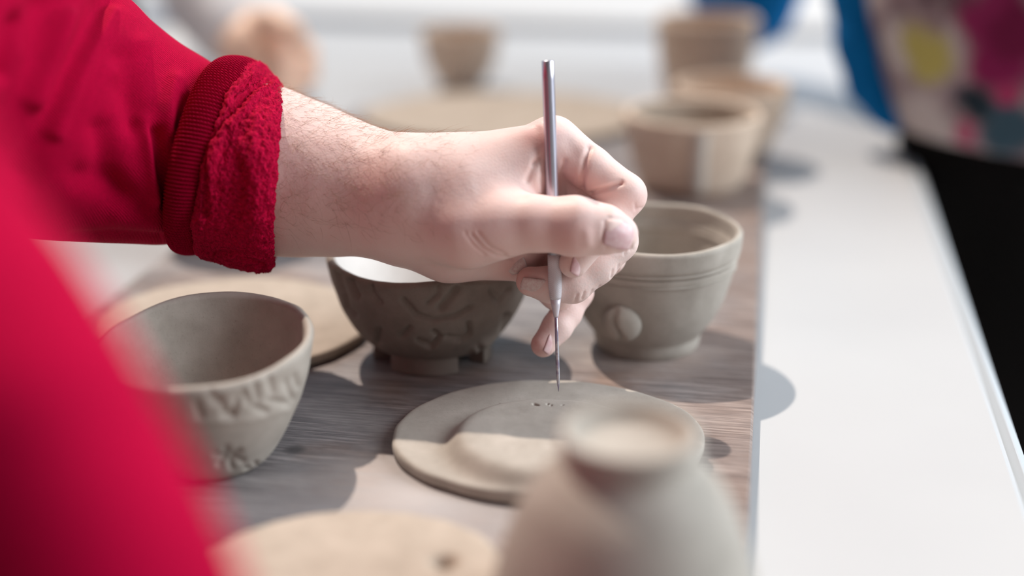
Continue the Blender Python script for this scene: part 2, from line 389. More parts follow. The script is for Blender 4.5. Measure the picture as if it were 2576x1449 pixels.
# ------------------------------------------------------------------ clay pieces
def bowl_mesh(outer, th, nth=256, wob=0.0, rimw=0.0, seed=1, sub=70, floor_z=None, squash=(1, 1)):
    """closed surface of revolution; outer = [(r, z)] from foot edge to rim; returns local V, F, is_outer, is_inner flags"""
    o = catmull(outer, sub); h = o[-1, 1]
    fz = floor_z if floor_z is not None else th
    i = o[::-1].copy(); tanv = np.gradient(o, axis=0); nn = np.stack([-tanv[:, 1], tanv[:, 0]], 1); nn /= np.linalg.norm(nn, axis=1, keepdims=True)
    inn = (o + nn * th)[::-1]; inn = inn[inn[:, 1] > fz + 0.001]; inn[:, 0] = np.maximum(inn[:, 0], 0.003)
    mid = (o[-1] + inn[0]) / 2 + np.array([0, th * 0.42])
    bot = [(0.0005, 0.0), (o[0, 0] * 0.5, 0.0), (o[0, 0] * 0.92, 0.0)]
    prof = np.concatenate([bot, o, [o[-1] * .75 + inn[0] * .25 + np.array([0, th * .33])], [mid], [o[-1] * .25 + inn[0] * .75 + np.array([0, th * .33])], inn,
                           [(inn[-1, 0] * 0.85, fz + 0.0004), (inn[-1, 0] * 0.5, fz), (0.0005, fz)]])
    lab = np.concatenate([np.zeros(3), np.ones(len(o)), 3 * np.ones(3), 2 * np.ones(len(inn)), 2 * np.ones(3)])
    ang = np.arange(nth) / nth * 2 * math.pi
    rs = np.random.RandomState(seed); wv = np.zeros(nth); rv = np.zeros(nth)
    for k in range(2, 8):
        wv += rs.normal() / k * np.cos(k * ang + rs.uniform(0, 6.28)); rv += rs.normal() / k ** 0.6 * np.cos((k + 1) * ang + rs.uniform(0, 6.28))
    r = prof[:, 0][:, None] * (1 + wob * wv[None] * (prof[:, 1] / h)[:, None])
    z = prof[:, 1][:, None] + rimw * rv[None] * np.clip((prof[:, 1] / h - 0.3) / 0.7, 0, 1)[:, None] ** 2
    V = np.stack([r * np.sin(ang)[None] * squash[0], -r * np.cos(ang)[None] * squash[1], z], -1).reshape(-1, 3)
    Fc = grid_faces(len(prof), nth)
    return V, Fc, np.repeat(lab, nth)
def bowl(name, loc, outer, th, m, label, strokes=None, inner_mat=None, rough=0.0003, tilt=(0, 0, 0), cat='bowl', group=None, **kw):
    V, Fc, lab = bowl_mesh(outer, th, **kw)
    from mathutils import Euler
    R3 = np.array(Euler(tilt).to_matrix()); loc = np.asarray(loc, float)
    V = V @ R3.T + loc
    N = vnormals(V, Fc); V = V + N * (sines(V, 120, kw.get('seed', 1) + 7) * rough + sines(V, 420, kw.get('seed', 1) + 9) * rough * 0.35)[:, None] * (lab > 0)[:, None]
    if strokes:
        Vc = carve(V, Fc, strokes); V = np.where((lab == 1)[:, None], Vc, V)
    V = V - loc; V[:, 2] = np.maximum(V[:, 2], 0.0)
    if inner_mat is None:
        o = mesh(name, V, Fc, m); o.location = tuple(loc)
        return tag(o, label, cat, group)
    root = empty(name, loc); tag(root, label, cat, group)
    fl = lab[Fc].min(1) ; inn = (lab[Fc] == 2).all(1)
    for nm, sel, mm in (('shell', ~inn, m), ('interior', inn, inner_mat)):
        f = Fc[sel]; ids, inv = np.unique(f, return_inverse=True)
        mesh(nm, V[ids], inv.reshape(-1, 4), mm, root)
    return root

# left bowl with pressed leaf prints
s = []
for x, y, a, L in [(645, 985, 80, 16), (683, 972, 75, 18), (728, 982, 70, 22), (745, 960, 70, 12), (700, 1012, 10, 24), (655, 1030, 20, 14), (620, 1000, 60, 14), (560, 1020, 60, 22), (592, 1022, 110, 22), (575, 1045, 0, 12), (535, 1000, 60, 14), (500, 1030, 70, 16)]:
    dx, dy = math.cos(math.radians(a)) * L, math.sin(math.radians(a)) * L
    s.append(([(x - dx, y - dy), (x + dx, y + dy)], 7.5, 0.0013))
for k in range(6):
    a = k * math.pi / 3 + 0.3
    s.append(([(577 + 12 * math.cos(a), 1152 + 9 * math.sin(a)), (577 + 34 * math.cos(a), 1152 + 24 * math.sin(a))], 7, 0.0014))
    s.append(([(650 + 10 * math.cos(a), 1185 + 8 * math.sin(a)), (650 + 30 * math.cos(a), 1185 + 20 * math.sin(a))], 6, 0.0012))
s.append(([(470, 1060), (560, 1062), (640, 1056), (720, 1030)], 10, -0.0005))
bowl('clay_bowl', (-0.1300, 0.5705, 0), [(0.0205, 0.0), (0.0262, 0.004), (0.0325, 0.014), (0.0385, 0.026), (0.0432, 0.040), (0.0462, 0.055)], 0.0042, M['clay'],
     'deep grey clay bowl with pressed leaf prints, partly behind the near red sleeve', s, wob=0.0035, rimw=0.0004, seed=6, rough=0.00045, squash=(1.0, 1.10), tilt=(math.radians(3.5), math.radians(-1.5), 0), group='unfired clay bowls')

# middle bowl with carved strokes and white interior, standing on flat feet
s = [([(845, 674), (851, 700), (860, 730)], 7, .0012), ([(877, 691), (886, 720), (899, 746)], 7, .0012), ([(930, 705), (938, 740), (957, 762)], 5, .0010), ([(866, 742), (874, 775), (893, 792)], 6, .001),
     ([(1150, 727), (1131, 752), (1109, 777)], 8, .0015), ([(1015, 755), (1048, 793), (1090, 806), (1145, 796), (1186, 772)], 5, .0012), ([(1101, 710), (1100, 743), (1076, 763)], 4, .0009),
     ([(1054, 857), (1084, 873), (1106, 848), (1092, 835)], 5, .0011), ([(1126, 848), (1159, 854), (1181, 843), (1178, 815)], 5, .0012), ([(1236, 732), (1253, 760), (1280, 730)], 5, .001),
     ([(1276, 799), (1266, 835)], 8, .0015), ([(953, 830), (950, 862)], 6, .0009), ([(1010, 845), (1030, 825)], 5, .0009), ([(1215, 865), (1260, 850)], 8, -.0012), ([(1195, 880), (1235, 892)], 7, -.0010)]
s = [(a_, w_ * 1.1, d_ * 2.2) for a_, w_, d_ in s]
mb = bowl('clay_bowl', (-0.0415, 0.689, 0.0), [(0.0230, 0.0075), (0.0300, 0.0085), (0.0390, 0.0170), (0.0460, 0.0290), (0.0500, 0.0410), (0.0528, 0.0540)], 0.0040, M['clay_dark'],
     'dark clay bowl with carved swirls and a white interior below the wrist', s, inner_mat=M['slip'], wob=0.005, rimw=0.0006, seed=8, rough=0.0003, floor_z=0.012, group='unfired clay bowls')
for a0, a1 in ((-40, 28), (62, 100), (140, 215), (245, 285)):          # flat feet of the cut foot ring
    n = 14; A = np.radians(np.linspace(a0, a1, n)); V = []
    for r, z in ((0.0215, 0.0095), (0.0305, 0.0095), (0.0310, 0.0004), (0.0220, 0.0004)):
        V.append(np.stack([r * np.sin(A), -r * np.cos(A), np.full(n, z)], 1))
    V = np.concatenate(V); Fc = []
    for q in range(4):
        for i in range(n - 1): Fc.append((q * n + i, q * n + i + 1, ((q + 1) % 4) * n + i + 1, ((q + 1) % 4) * n + i))
    Fc += [(0, n, 2 * n, 3 * n), (n - 1, 4 * n - 1, 3 * n - 1, 2 * n - 1)]
    mesh('foot', V, Fc, M['clay_dark'], mb, smooth=False)
for q in [c for c in mb.children if c.name.startswith('shell')]:
    V0 = np.array([v.co[:] for v in q.data.vertices])
    bottom = np.where(V0[:, 2] < 0.0076)[0]
    for i in bottom: q.data.vertices[int(i)].co.z = 0.0075

# right bowl with two ring lines and an applied knob
rb = empty('clay_bowl', (0.0715, 0.7045, 0)); tag(rb, 'smooth grey clay bowl with ring lines and a split round knob, right of the hand', 'bowl', 'unfired clay bowls')
prof = [(0.0268, 0.0), (0.0278, 0.003), (0.0282, 0.0065), (0.0288, 0.0085), (0.0345, 0.0165), (0.0398, 0.0280), (0.0432, 0.0400), (0.0452, 0.0485), (0.0447, 0.0495), (0.0462, 0.0512), (0.0456, 0.0524), (0.0470, 0.0545), (0.0478, 0.0625)]
V, Fc, lab = bowl_mesh(prof, 0.0038, wob=0.004, rimw=0.0004, seed=12, sub=110)
N = vnormals(V, Fc); V = V + N * (sines(V, 130, 20) * 0.00022 + sines(V, 420, 21) * .0001)[:, None]; V[:, 2] = np.maximum(V[:, 2], 0)
mesh('shell', V, Fc, M['clay'], rb)
def split_knob():
    n, m2 = 40, 48; th = np.linspace(0.001, math.pi * 0.62, n); ph = np.arange(m2) / m2 * 2 * math.pi
    T, Ph = np.meshgrid(th, ph, indexing='ij'); X = np.sin(T) * np.cos(Ph); Z = np.sin(T) * np.sin(Ph); Y = np.cos(T)
    g = X + 0.12 - 0.20 * np.sin(Z * 2.6); dep = 0.50 * np.exp(-(g / 0.13) ** 2) * np.clip(1.1 - 0.3 * np.abs(Z), 0, 1)
    step = np.where(g > 0, 0.10 * np.exp(-g / 0.5), 0)
    Rr = 1 - dep * np.clip(Y * 1.6, 0, 1) + step
    return np.stack([X * Rr, Y * Rr, Z * Rr], -1).reshape(-1, 3), grid_faces(n, m2)
V, Fc = split_knob()
a = math.radians(-24); rk = 0.0402
nrm = np.array([math.sin(a * 0.62), -math.cos(a * 0.62), -0.30]); nrm /= np.linalg.norm(nrm); ux = np.array([math.cos(a * 0.62), math.sin(a * 0.62), 0]); uz = np.cross(ux, nrm)
kc = np.array([math.sin(a) * rk, -math.cos(a) * rk, 0.0245])
V = kc + V[:, [0]] * ux * 0.0100 + V[:, [2]] * uz * 0.0100 + V[:, [1]] * nrm * 0.0060
mesh('knob', V, Fc[:, ::-1], M['clay'], rb)['label'] = 'round split knob of the same clay'

# round slabs
def slab(name, c, r, h, m, label, sq=(1, 1), seed=1, raised=None, pits=(), wob=0.02, cat='plate', group=None, rot=0.0):
    nr, nt = 90, 300; ang = np.arange(nt) / nt * 2 * math.pi; rs = np.random.RandomState(seed)
    w = sum(rs.normal() / k * np.cos(k * ang + rs.uniform(0, 6.28)) for k in range(2, 9)) * wob + sum(rs.normal() * np.cos(k * ang + rs.uniform(0, 6.28)) for k in range(12, 26)) * wob * 0.06
    rr = np.concatenate([np.linspace(0.001, 0.955, nr), [0.975, 0.990, 0.998, 1.0, 0.999, 0.992, 0.975], [0.6, 0.001]])
    zz = np.concatenate([np.ones(nr), [0.985, 0.93, 0.82, 0.6, 0.3, 0.08, 0.0], [0, 0]]) * h
    X = (rr[:, None] * r * (1 + w[None]))
    x = X * np.cos(ang)[None] * sq[0]; y = X * np.sin(ang)[None] * sq[1]; z = np.repeat(zz[:, None], nt, 1)
    top = np.repeat((np.arange(len(rr)) < nr + 2)[:, None], nt, 1)
    cr, sr = math.cos(rot), math.sin(rot); x, y = cr * x - sr * y, sr * x + cr * y
    V = np.stack([x, y, z], -1).reshape(-1, 3); tp = top.ravel()
    dz = sines(V, 90, seed + 3) * 0.00035 + sines(V, 320, seed + 4) * 0.00012
    if raised:
        ox, oy, ra, ry, hh = raised; q = np.sqrt(((V[:, 0] - ox) / ra) ** 2 + ((V[:, 1] - oy) / ry) ** 2) + 0.03 * sines(V, 60, seed + 5)
        dz += hh / (1 + np.exp((q - 1) / 0.038))
    for px_, py_, pr, pd in pits:
        dz -= pd * np.exp(-((V[:, 0] - px_) ** 2 + (V[:, 1] - py_) ** 2) / pr ** 2)
    V[:, 2] += dz * tp
    o = mesh(name, V, grid_faces(len(rr), nt, flip=True), m); o.location = tuple(c)
    return tag(o, label, cat, group)
PC = np.array([0.0165, 0.5800, 0.0003])
pits = []
for px_, py_, pr, pd in ((1345, 1019, 0.0007, 0.0025), (1352, 1021, 0.0006, 0.002), (1378, 1018, 0.0005, 0.0018), (1386, 1021, 0.0005, 0.0015), (1258, 1011, 0.0006, -0.0008), (1236, 991, 0.0006, -0.0008), (1415, 1020, 0.0004, 0.001)):
    q = onz(px_, py_, 0.0135) - PC; pits.append((q[0], q[1], pr, pd))
rc = onz(1390, 1090, 0.0135) - PC
slab('clay_plate', PC, 0.0700, 0.0058, M['clay'], 'flat clay plate with a raised round centre under the needle tip', sq=(1.0, 0.86), seed=5, raised=(rc[0], rc[1], 0.0445, 0.0400, 0.0078), pits=pits, wob=0.012, group='round clay plates')
pl = onz(590, 828, 0.0)
slab('clay_plate', (pl[0], pl[1], 0.0003), 0.0745, 0.0055, M['clay_warm'], 'tan clay plate lying behind the leaf printed bowl', sq=(1, 0.95), seed=9, wob=0.012, group='round clay plates')
fp = onz(850, 1515, 0.0)
fs = slab('clay_plate', (fp[0] + 0.004, fp[1] - 0.006, 0.0003), 0.057, 0.014, M['clay_warm'], 'tan clay slab in the near foreground with a dark hole', seed=14, sq=(1, 0.9), wob=0.03,
     pits=[(onz(1118, 1412, 0.014)[0] - fp[0] - 0.004, onz(1118, 1412, 0.014)[1] - fp[1] + 0.006, 0.0035, 0.009)], group='round clay plates')
bp = onz(1270, 300, 0.0)
slab('clay_plate', (bp[0], bp[1], 0.0003 ), 0.125, 0.005, M['clay_warm'], 'wide tan clay slab on the board behind the hand', seed=17, sq=(1.0, 0.8), group='round clay plates')

# inverted cup in the foreground
ic = onz(1583, 1092, 0.086)
bowl_prof = [(0.0495, 0.0), (0.0478, 0.010), (0.0450, 0.026), (0.0402, 0.046), (0.0330, 0.064), (0.0255, 0.0735), (0.0218, 0.0762), (0.0214, 0.0795), (0.0226, 0.0840), (0.0222, 0.0868)]
def inverted_cup():
    o = catmull(bowl_prof, 80); prof = np.concatenate([[(0.0440, 0.0), (0.0450, 0.0)], o, [(0.0212, 0.0876), (0.0192, 0.0872), (0.0184, 0.0855), (0.0174, 0.0832), (0.010, 0.0826), (0.0005, 0.0825)]])
    inner = np.stack([o[:, 0] - 0.0042, o[:, 1]], 1); inner = inner[inner[:, 1] < 0.070]
    prof = np.concatenate([[(0.0005, 0.072), (0.015, 0.0715)], inner[::-1], prof])
    nt = 200; ang = np.arange(nt) / nt * 2 * math.pi
    V = np.stack([prof[:, 0][:, None] * np.cos(ang), prof[:, 0][:, None] * np.sin(ang), np.repeat(prof[:, 1][:, None], nt, 1)], -1).reshape(-1, 3)
    Fc = grid_faces(len(prof), nt); N = vnormals(V, Fc)
    V = V + N * (sines(V, 110, 31) * 0.0004)[:, None]; V[:, 2] = np.maximum(V[:, 2], 0)
    o = mesh('clay_cup', V, Fc, M['clay']); o.location = (ic[0], ic[1], 0)
    return tag(o, 'grey clay cup turned upside down in the near foreground', 'cup')
inverted_cup()

bowl('clay_bowl', (-0.192, 0.893, 0.0003), [(0.022, 0.0), (0.026, 0.004), (0.036, 0.02), (0.042, 0.04), (0.045, 0.062)], 0.004, M['clay_dark'], 'dark clay bowl mostly hidden behind the rolled red cuff, added for its shadow', wob=0.006, seed=41, group='unfired clay bowls')  # added bowl, there to throw a shadow on the board below the cuff
# blurred pots in the background
def simple_prof(rb_, rt, h, belly=0.5): return [(rb_, 0), (rb_ * 1.04, h * 0.06), (rb_ + (rt - rb_) * (belly + 0.1), h * 0.35), (rb_ + (rt - rb_) * 0.88, h * 0.7), (rt, h)]
q = onz(1160, 222, ZT); bowl('clay_bowl', (q[0], q[1], ZT + 0.0003), simple_prof(0.020, 0.0400, 0.057), 0.005, M['clay_brown'], 'small footed dark clay bowl alone on the white table far behind', group='unfired clay bowls', seed=31)
q = onz(1770, 268, ZT); bowl('clay_pot', (q[0], q[1] , ZT + 0.0003), [(0.036, 0), (0.039, 0.01), (0.042, 0.03), (0.045, 0.05), (0.047, 0.068), (0.048, 0.082)], 0.006, M['clay_brown'], 'tall brown clay pot farthest back, below the hanging blue sleeve', cat='pot', seed=33, group='clay pots at the back', tilt=(0, 0, 0))
q = onz(1835, 372, 0); bowl('clay_pot', (q[0] , q[1], 0.0003), [(0.030, 0), (0.034, 0.006), (0.040, 0.020), (0.044, 0.034), (0.047, 0.050)], 0.006, M['clay_brown'], 'wide clay pot between the tall brown pot and the pot with a painted sunlit stripe', cat='pot', seed=35, group='clay pots at the back')
q = onz(1735, 462, 0); pb = bowl('clay_pot', (q[0], q[1], 0.0003), [(0.036, 0), (0.040, 0.006), (0.044, 0.020), (0.048, 0.036), (0.051, 0.052)], 0.006, M['clay_brown'], 'brown clay pot with an upright pale strip standing in for sunlight on its wall', inner_mat=M['clay_warm'], cat='pot', seed=37, group='clay pots at the back')
V = []                                                                              # raised pale strip, painting sunlight as a stripe on the wall
n = 12
for i in range(n):
    z = 0.004 + 0.047 * i / (n - 1); r = np.interp(z, [0, .006, .02, .036, .052], [.036, .040, .044, .048, .051])
    for dx, dr in ((-0.0065, -0.002), (-0.0050, 0.0030), (0.0050, 0.0030), (0.0065, -0.002)): V.append((dx, -(r + dr), z))
mesh('strip', V, grid_faces(n, 4, wrap=False), M['clay_sunlit'], pb)

# ------------------------------------------------------------------ needle tool
def T(y, extra=0.0):
    x = 1378 + (y - 152) / 833.0 * 27
    return P(x, y, 63.45 + (y - 152) / 833.0 * 2.65 + extra)
tool = empty('needle_tool', T(985)); tag(tool, 'silver needle tool held upright between thumb and fingers', 'tool')
mm = 0.001
child(lathe_curve('handle', [(T(152), 2.35 * mm), (T(154), 2.75 * mm), (T(200), 2.78 * mm), (T(300), 2.82 * mm), (T(420), 2.9 * mm), (T(520), 3.0 * mm), (T(640), 3.0 * mm)], M['alu']), tool)
child(lathe_curve('grip', [(T(640), 3.0 * mm), (T(660), 3.05 * mm), (T(700), 3.15 * mm), (T(725), 3.12 * mm), (T(745), 2.75 * mm), (T(752), 2.5 * mm)], M['knurl']), tool)
child(lathe_curve('ferrule', [(T(752), 2.5 * mm), (T(770), 2.0 * mm), (T(792), 1.2 * mm), (T(797), 1.1 * mm), (T(798), 0.6 * mm)], M['pale_metal']), tool)
child(lathe_curve('needle', [(T(796), 0.75 * mm), (T(840), 0.80 * mm), (T(900), 0.88 * mm), (T(950), 0.85 * mm), (T(965), 0.60 * mm), (T(985), 0.06 * mm)], M['needle'], seg=16), tool)

# ------------------------------------------------------------------ person in the red sweatshirt: hand and forearm
def hand_mesh():
    cm = 0.01
    ptsb = [P(520, 170, 74), P(520, 700, 61), P(1680, 950, 61), P(1680, 250, 72), P(520, 180, 61), P(1680, 950, 72), P(520, 700, 73)]
    F = Field(np.min(ptsb, 0) - 0.004, np.max(ptsb, 0) + 0.004, 0.00075)
    dn = (CD + 0.0).astype(np.float32)
    # forearm and wrist (thinner along the viewing depth)
    fa = [((470, 395, 68.6), 4.46), ((600, 415, 68.4), 4.14), ((700, 438, 68.2), 3.83), ((780, 455, 67.9), 3.50), ((860, 472, 67.3), 3.13), ((950, 488, 66.7), 2.82), ((1030, 500, 66.2), 2.64), ((1100, 498, 65.9), 2.45)]
    for (a, ra), (b, rb_) in zip(fa[:-1], fa[1:]): F.add(P(*a), P(*b), ra * cm, rb_ * cm, 0.006, dn, 1.16)
    # metacarpals
    for a, b, ra, rb_ in [((1050, 462, 65.2), (1378, 370, 65.5), 1.80, 1.16), ((1060, 478, 66.5), (1400, 420, 66.9), 1.7, 1.15), ((1060, 512, 67.5), (1385, 482, 68.2), 1.6, 1.05), ((1060, 550, 68.2), (1350, 548, 69.2), 1.5, 0.95)]:
        F.add(P(*a), P(*b), ra * cm, rb_ * cm, 0.016)
    F.add(P(1130, 500, 66.6), P(1330, 500, 67.4), 1.5 * cm, 1.2 * cm, 0.010)                 # palm filling
    # thenar and hypothenar
    F.add(P(1010, 545, 65.9), P(1180, 578, 64.35), 1.50 * cm, 1.50 * cm, 0.018)
    F.add(P(1180, 578, 64.35), P(1265, 570, 63.8), 1.50 * cm, 1.26 * cm, 0.012)
    F.add(P(1040, 585, 66.9), P(1130, 617, 67.0), 1.45 * cm, 1.58 * cm, 0.010)
    F.add(P(1130, 617, 67.0), P(1290, 632, 67.6), 1.60 * cm, 1.42 * cm, 0.008)
    F.add(P(1300, 580, 67.8), P(1440, 588, 67.4), 1.3 * cm, 1.2 * cm, 0.006)
    F.add(P(1365, 652, 68.1), P(1440, 658, 67.9), 0.75 * cm, 0.75 * cm, 0.003)
    # first web and interosseous bulge
    F.add(P(1180, 470, 64.6), P(1320, 440, 64.9), 1.35 * cm, 0.85 * cm, 0.010)
    F.add(P(1250, 530, 64.2), P(1345, 470, 65.2), 1.05 * cm, 0.50 * cm, 0.008)
    F.add(P(1335, 480, 65.4), P(1410, 430, 66.2), 0.50 * cm, 0.55 * cm, 0.006)
    # thumb
    th = [P(1255, 569, 63.8), P(1340, 562, 63.45), P(1448, 569, 63.15), P(1520, 578, 63.2), P(1561, 588, 63.35)]
    F.add_chain(th, [1.27 * cm, 1.22 * cm, 1.285 * cm, 1.06 * cm, 0.80 * cm], 0.004, 0.0010, root=th[0], kroot=0.010, rootr=0.020)
    # fingers
    ix = [P(1392, 358, 65.6), P(1485, 424, 65.4), P(1571, 490, 65.2), P(1538, 545, 65.0), P(1486, 600, 64.95), P(1443, 662, 64.95)]
    F.add_chain(ix, [1.20 * cm, 1.03 * cm, 0.99 * cm, 0.87 * cm, 0.82 * cm, 0.68 * cm], 0.0022, 0.0006, root=ix[0], kroot=0.010, rootr=0.016)
    md = [P(1420, 430, 66.9), P(1552, 606, 66.6), P(1500, 668, 66.4), P(1440, 713, 66.3), P(1385, 716, 66.2), P(1336, 708, 66.15)]
    F.add_chain(md, [1.1 * cm, 0.94 * cm, 0.88 * cm, 0.90 * cm, 0.82 * cm, 0.70 * cm], 0.003, 0.0006, root=md[0], kroot=0.010, rootr=0.016)
    rg = [P(1400, 490, 68.2), P(1525, 645, 68.0), P(1402, 735, 67.9), P(1306, 672, 67.6)]
    F.add_chain(rg, [1.05 * cm, 0.9 * cm, 0.82 * cm, 0.66 * cm], 0.003, 0.0006, root=rg[0], kroot=0.008, rootr=0.016)
    pk = [P(1360, 550, 69.2), P(1450, 735, 69.0), P(1425, 788, 68.6), P(1402, 822, 68.2), P(1367, 867, 67.9)]
    F.add_chain(pk, [0.95 * cm, 0.78 * cm, 0.72 * cm, 0.70 * cm, 0.61 * cm], 0.003, 0.0006, root=pk[0], kroot=0.006, rootr=0.014)
    V, Q = F.nets(2)
    # creases, knuckle wrinkles, tendons
    cr = [([(1462, 500), (1463, 450), (1472, 400), (1484, 372)], 8, .0017, 64.1), ([(1464, 499), (1500, 482), (1535, 470), (1562, 460)], 6, .0019, 64.1), ([(1430, 360), (1455, 400)], 20, .0006, 64.1),
          ([(1418, 490), (1414, 440), (1420, 405)], 6, .0010, 64.1), ([(1347, 408), (1335, 433), (1326, 454)], 7, .0010), ([(1358, 420), (1350, 455), (1356, 480)], 9, -.0007, 63.6), ([(1360, 395), (1345, 412)], 6, .0008),
          ([(1187, 590), (1215, 622), (1245, 642), (1290, 652)], 4, .0008), ([(1203, 585), (1235, 622), (1270, 640)], 4, .0006), ([(1170, 585), (1190, 615), (1220, 640)], 4, .0004),
          
          ([(1478, 590), (1480, 612)], 14, -.0007), ([(1455, 520), (1500, 525)], 18, -.0003),
          ([(1522, 556), (1519, 590), (1523, 622)], 5, .0006), ([(1525, 628), (1560, 636), (1590, 626)], 5, .0005), ([(1530, 548), (1565, 550), (1590, 560)], 5, .0005),
          ([(1446, 760), (1452, 742)], 3, .0006), ([(1464, 752), (1470, 736)], 3, .0006), ([(1484, 744), (1490, 730)], 3, .0005), ([(1502, 732), (1508, 720)], 3, .0004),
          ([(1552, 690), (1556, 668)], 3, .0005), ([(1538, 700), (1541, 680)], 3, .0005), ([(1570, 640), (1578, 625)], 3, .0005), ([(1586, 628), (1590, 612)], 3, .0004),
          ([(1350, 330), (1358, 370), (1362, 420)], 16, .0008), 
          ([(1600, 525), (1625, 522)], 4, .0004), ([(1597, 512), (1600, 528)], 4, .0003), ([(700, 252), (690, 330), (675, 440)], 8, .0004)]
    V = carve(V, Q, cr)
    px, d = topx(V)
    N = vnormals(V, Q)
    V = V + N * (sines(V, 260, 51) * 0.00012)[:, None]
    red = np.zeros(len(V)); dust = np.zeros(len(V))
    def spot(p, r, a, arr): arr += a * np.exp(-((V - p) ** 2).sum(1) / r ** 2)
    spot(P(1440, 590, 62.3), 0.0075, 0.38, red); spot(P(1400, 612, 62.4), 0.012, 0.28, red); spot(P(1345, 345, 64.4), 0.008, 0.55, red); spot(P(1440, 455, 65), 0.010, 0.5, red)
    spot(P(1200, 620, 63), 0.02, 0.18, red); spot(P(1600, 520, 64.6), 0.006, 0.35, red)
    spot(P(1320, 700, 65.6), 0.010, 0.55, red); spot(P(1285, 665, 67), 0.009, 0.5, red); spot(P(1350, 840, 67.3), 0.008, 0.5, red); spot(P(1358, 890, 67.4), 0.006, 0.45, red); spot(P(1266, 337, 64.2), 0.0011, 0.7, red)
    spot(P(1125, 590, 64), 0.02, -0.05, red)
    spot(P(1500, 690, 65.7), 0.016, 0.75, dust); spot(P(1370, 730, 65.5), 0.010, 0.55, dust); spot(P(1375, 830, 67.4), 0.011, 0.55, dust); spot(P(1580, 610, 65.6), 0.010, 0.6, dust)
    spot(P(1570, 530, 64.4), 0.008, 0.3, dust); spot(P(1230, 640, 64.5), 0.010, 0.30, dust); spot(P(1580, 580, 62.8), 0.006, 0.4, dust)
    tint = np.stack([np.clip(red, 0, 0.85), np.clip(dust, 0, 0.85), np.zeros(len(V))], 1)
    return V, Q, tint
HV, HQ, HT = hand_mesh()
person = empty('person', (-0.79, 0.45, -0.75)); tag(person, 'person in a red sweatshirt leaning in from the left, left hand gripping a needle tool', 'person')
body = child(mesh('forearm_and_hand', HV, HQ, M['skin'], colattr=HT), person)

def nail(c, tip, nrm, L, W, m, curve=0.5, name='nail'):
    """curved nail plate: c centre, tip = direction to the free edge, nrm = outward"""
    c = np.asarray(c, float); tip = np.asarray(tip, float); nrm = np.asarray(nrm, float); nrm /= np.linalg.norm(nrm)
    tip = tip - nrm * (tip @ nrm); tip /= np.linalg.norm(tip); sd = np.cross(tip, nrm)
    n, k = 17, 17; V = []
    for layer in (0, 1):
        for i in range(n):
            v = -1 + 2 * i / (n - 1)
            for j in range(k):
                u = -1 + 2 * j / (k - 1)
                su, sv = u * math.sqrt(1 - 0.26 * v * v), v * math.sqrt(1 - 0.26 * u * u)
                h = -curve * W * 0.5 * (su ** 2) - 0.10 * L * sv ** 2 - (0.0007 if layer else 0)
                V.append(c + sd * su * W / 2 + tip * sv * L / 2 + nrm * h)
    Fc = [tuple(f) for f in grid_faces(n, k, wrap=False)] + [tuple(f[::-1] + n * k) for f in grid_faces(n, k, wrap=False)]
    ring = [j for j in range(k)] + [i * k + k - 1 for i in range(1, n)] + [(n - 1) * k + j for j in range(k - 2, -1, -1)] + [i * k for i in range(n - 2, 0, -1)]
    for a, b in zip(ring, ring[1:] + ring[:1]): Fc.append((a, a + n * k, b + n * k, b))
    return child(mesh(name, V, Fc, m), body)
def dirpx(a, b): return P(*b) - P(*a)
def onhand(x, y):                             # outermost point of the hand along a design ray
    px, d = topx(HV); w = np.hypot(px[:, 0] - x, px[:, 1] - y) < 6
    return d[w].min() * 100 if w.any() else 65.0
nd = onhand(1560, 588)
nail(P(1562, 588, nd - 0.05), dirpx((1520, 580, 63), (1600, 596, 63.3)), -CD + 0.42 * CR + 0.05 * CU, 0.0142, 0.0130, M['nail'], 0.36)['label'] = 'pale pink thumb nail'
nd = onhand(1452, 672)
nail(P(1463, 664, nd + 0.12), dirpx((1475, 630, 65), (1440, 695, 65)), -CD * 0.6 + CR * 0.85 - CU * 0.1, 0.0115, 0.0080, M['nail'])
nd = onhand(1345, 728)
nail(P(1346, 730, nd + 0.03), dirpx((1390, 733, 66), (1300, 724, 66)), -CD * 0.8 - CU * 0.75 - CR * 0.1, 0.0138, 0.0100, M['nail_dirty'], 0.4)
nd = onhand(1295, 664)
nail(P(1296, 664, nd + 0.02), dirpx((1340, 655, 67), (1275, 680, 67)), -CD * 0.9 - CR * 0.35 + 0.1 * CU, 0.0095, 0.0080, M['nail_dirty'])
nd = onhand(1388, 868)
nail(P(1392, 868, nd + 0.12), dirpx((1410, 835, 68), (1372, 890, 68)), -CD * 0.5 + CR * 0.85 - CU * 0.25, 0.0100, 0.0070, M['nail'])

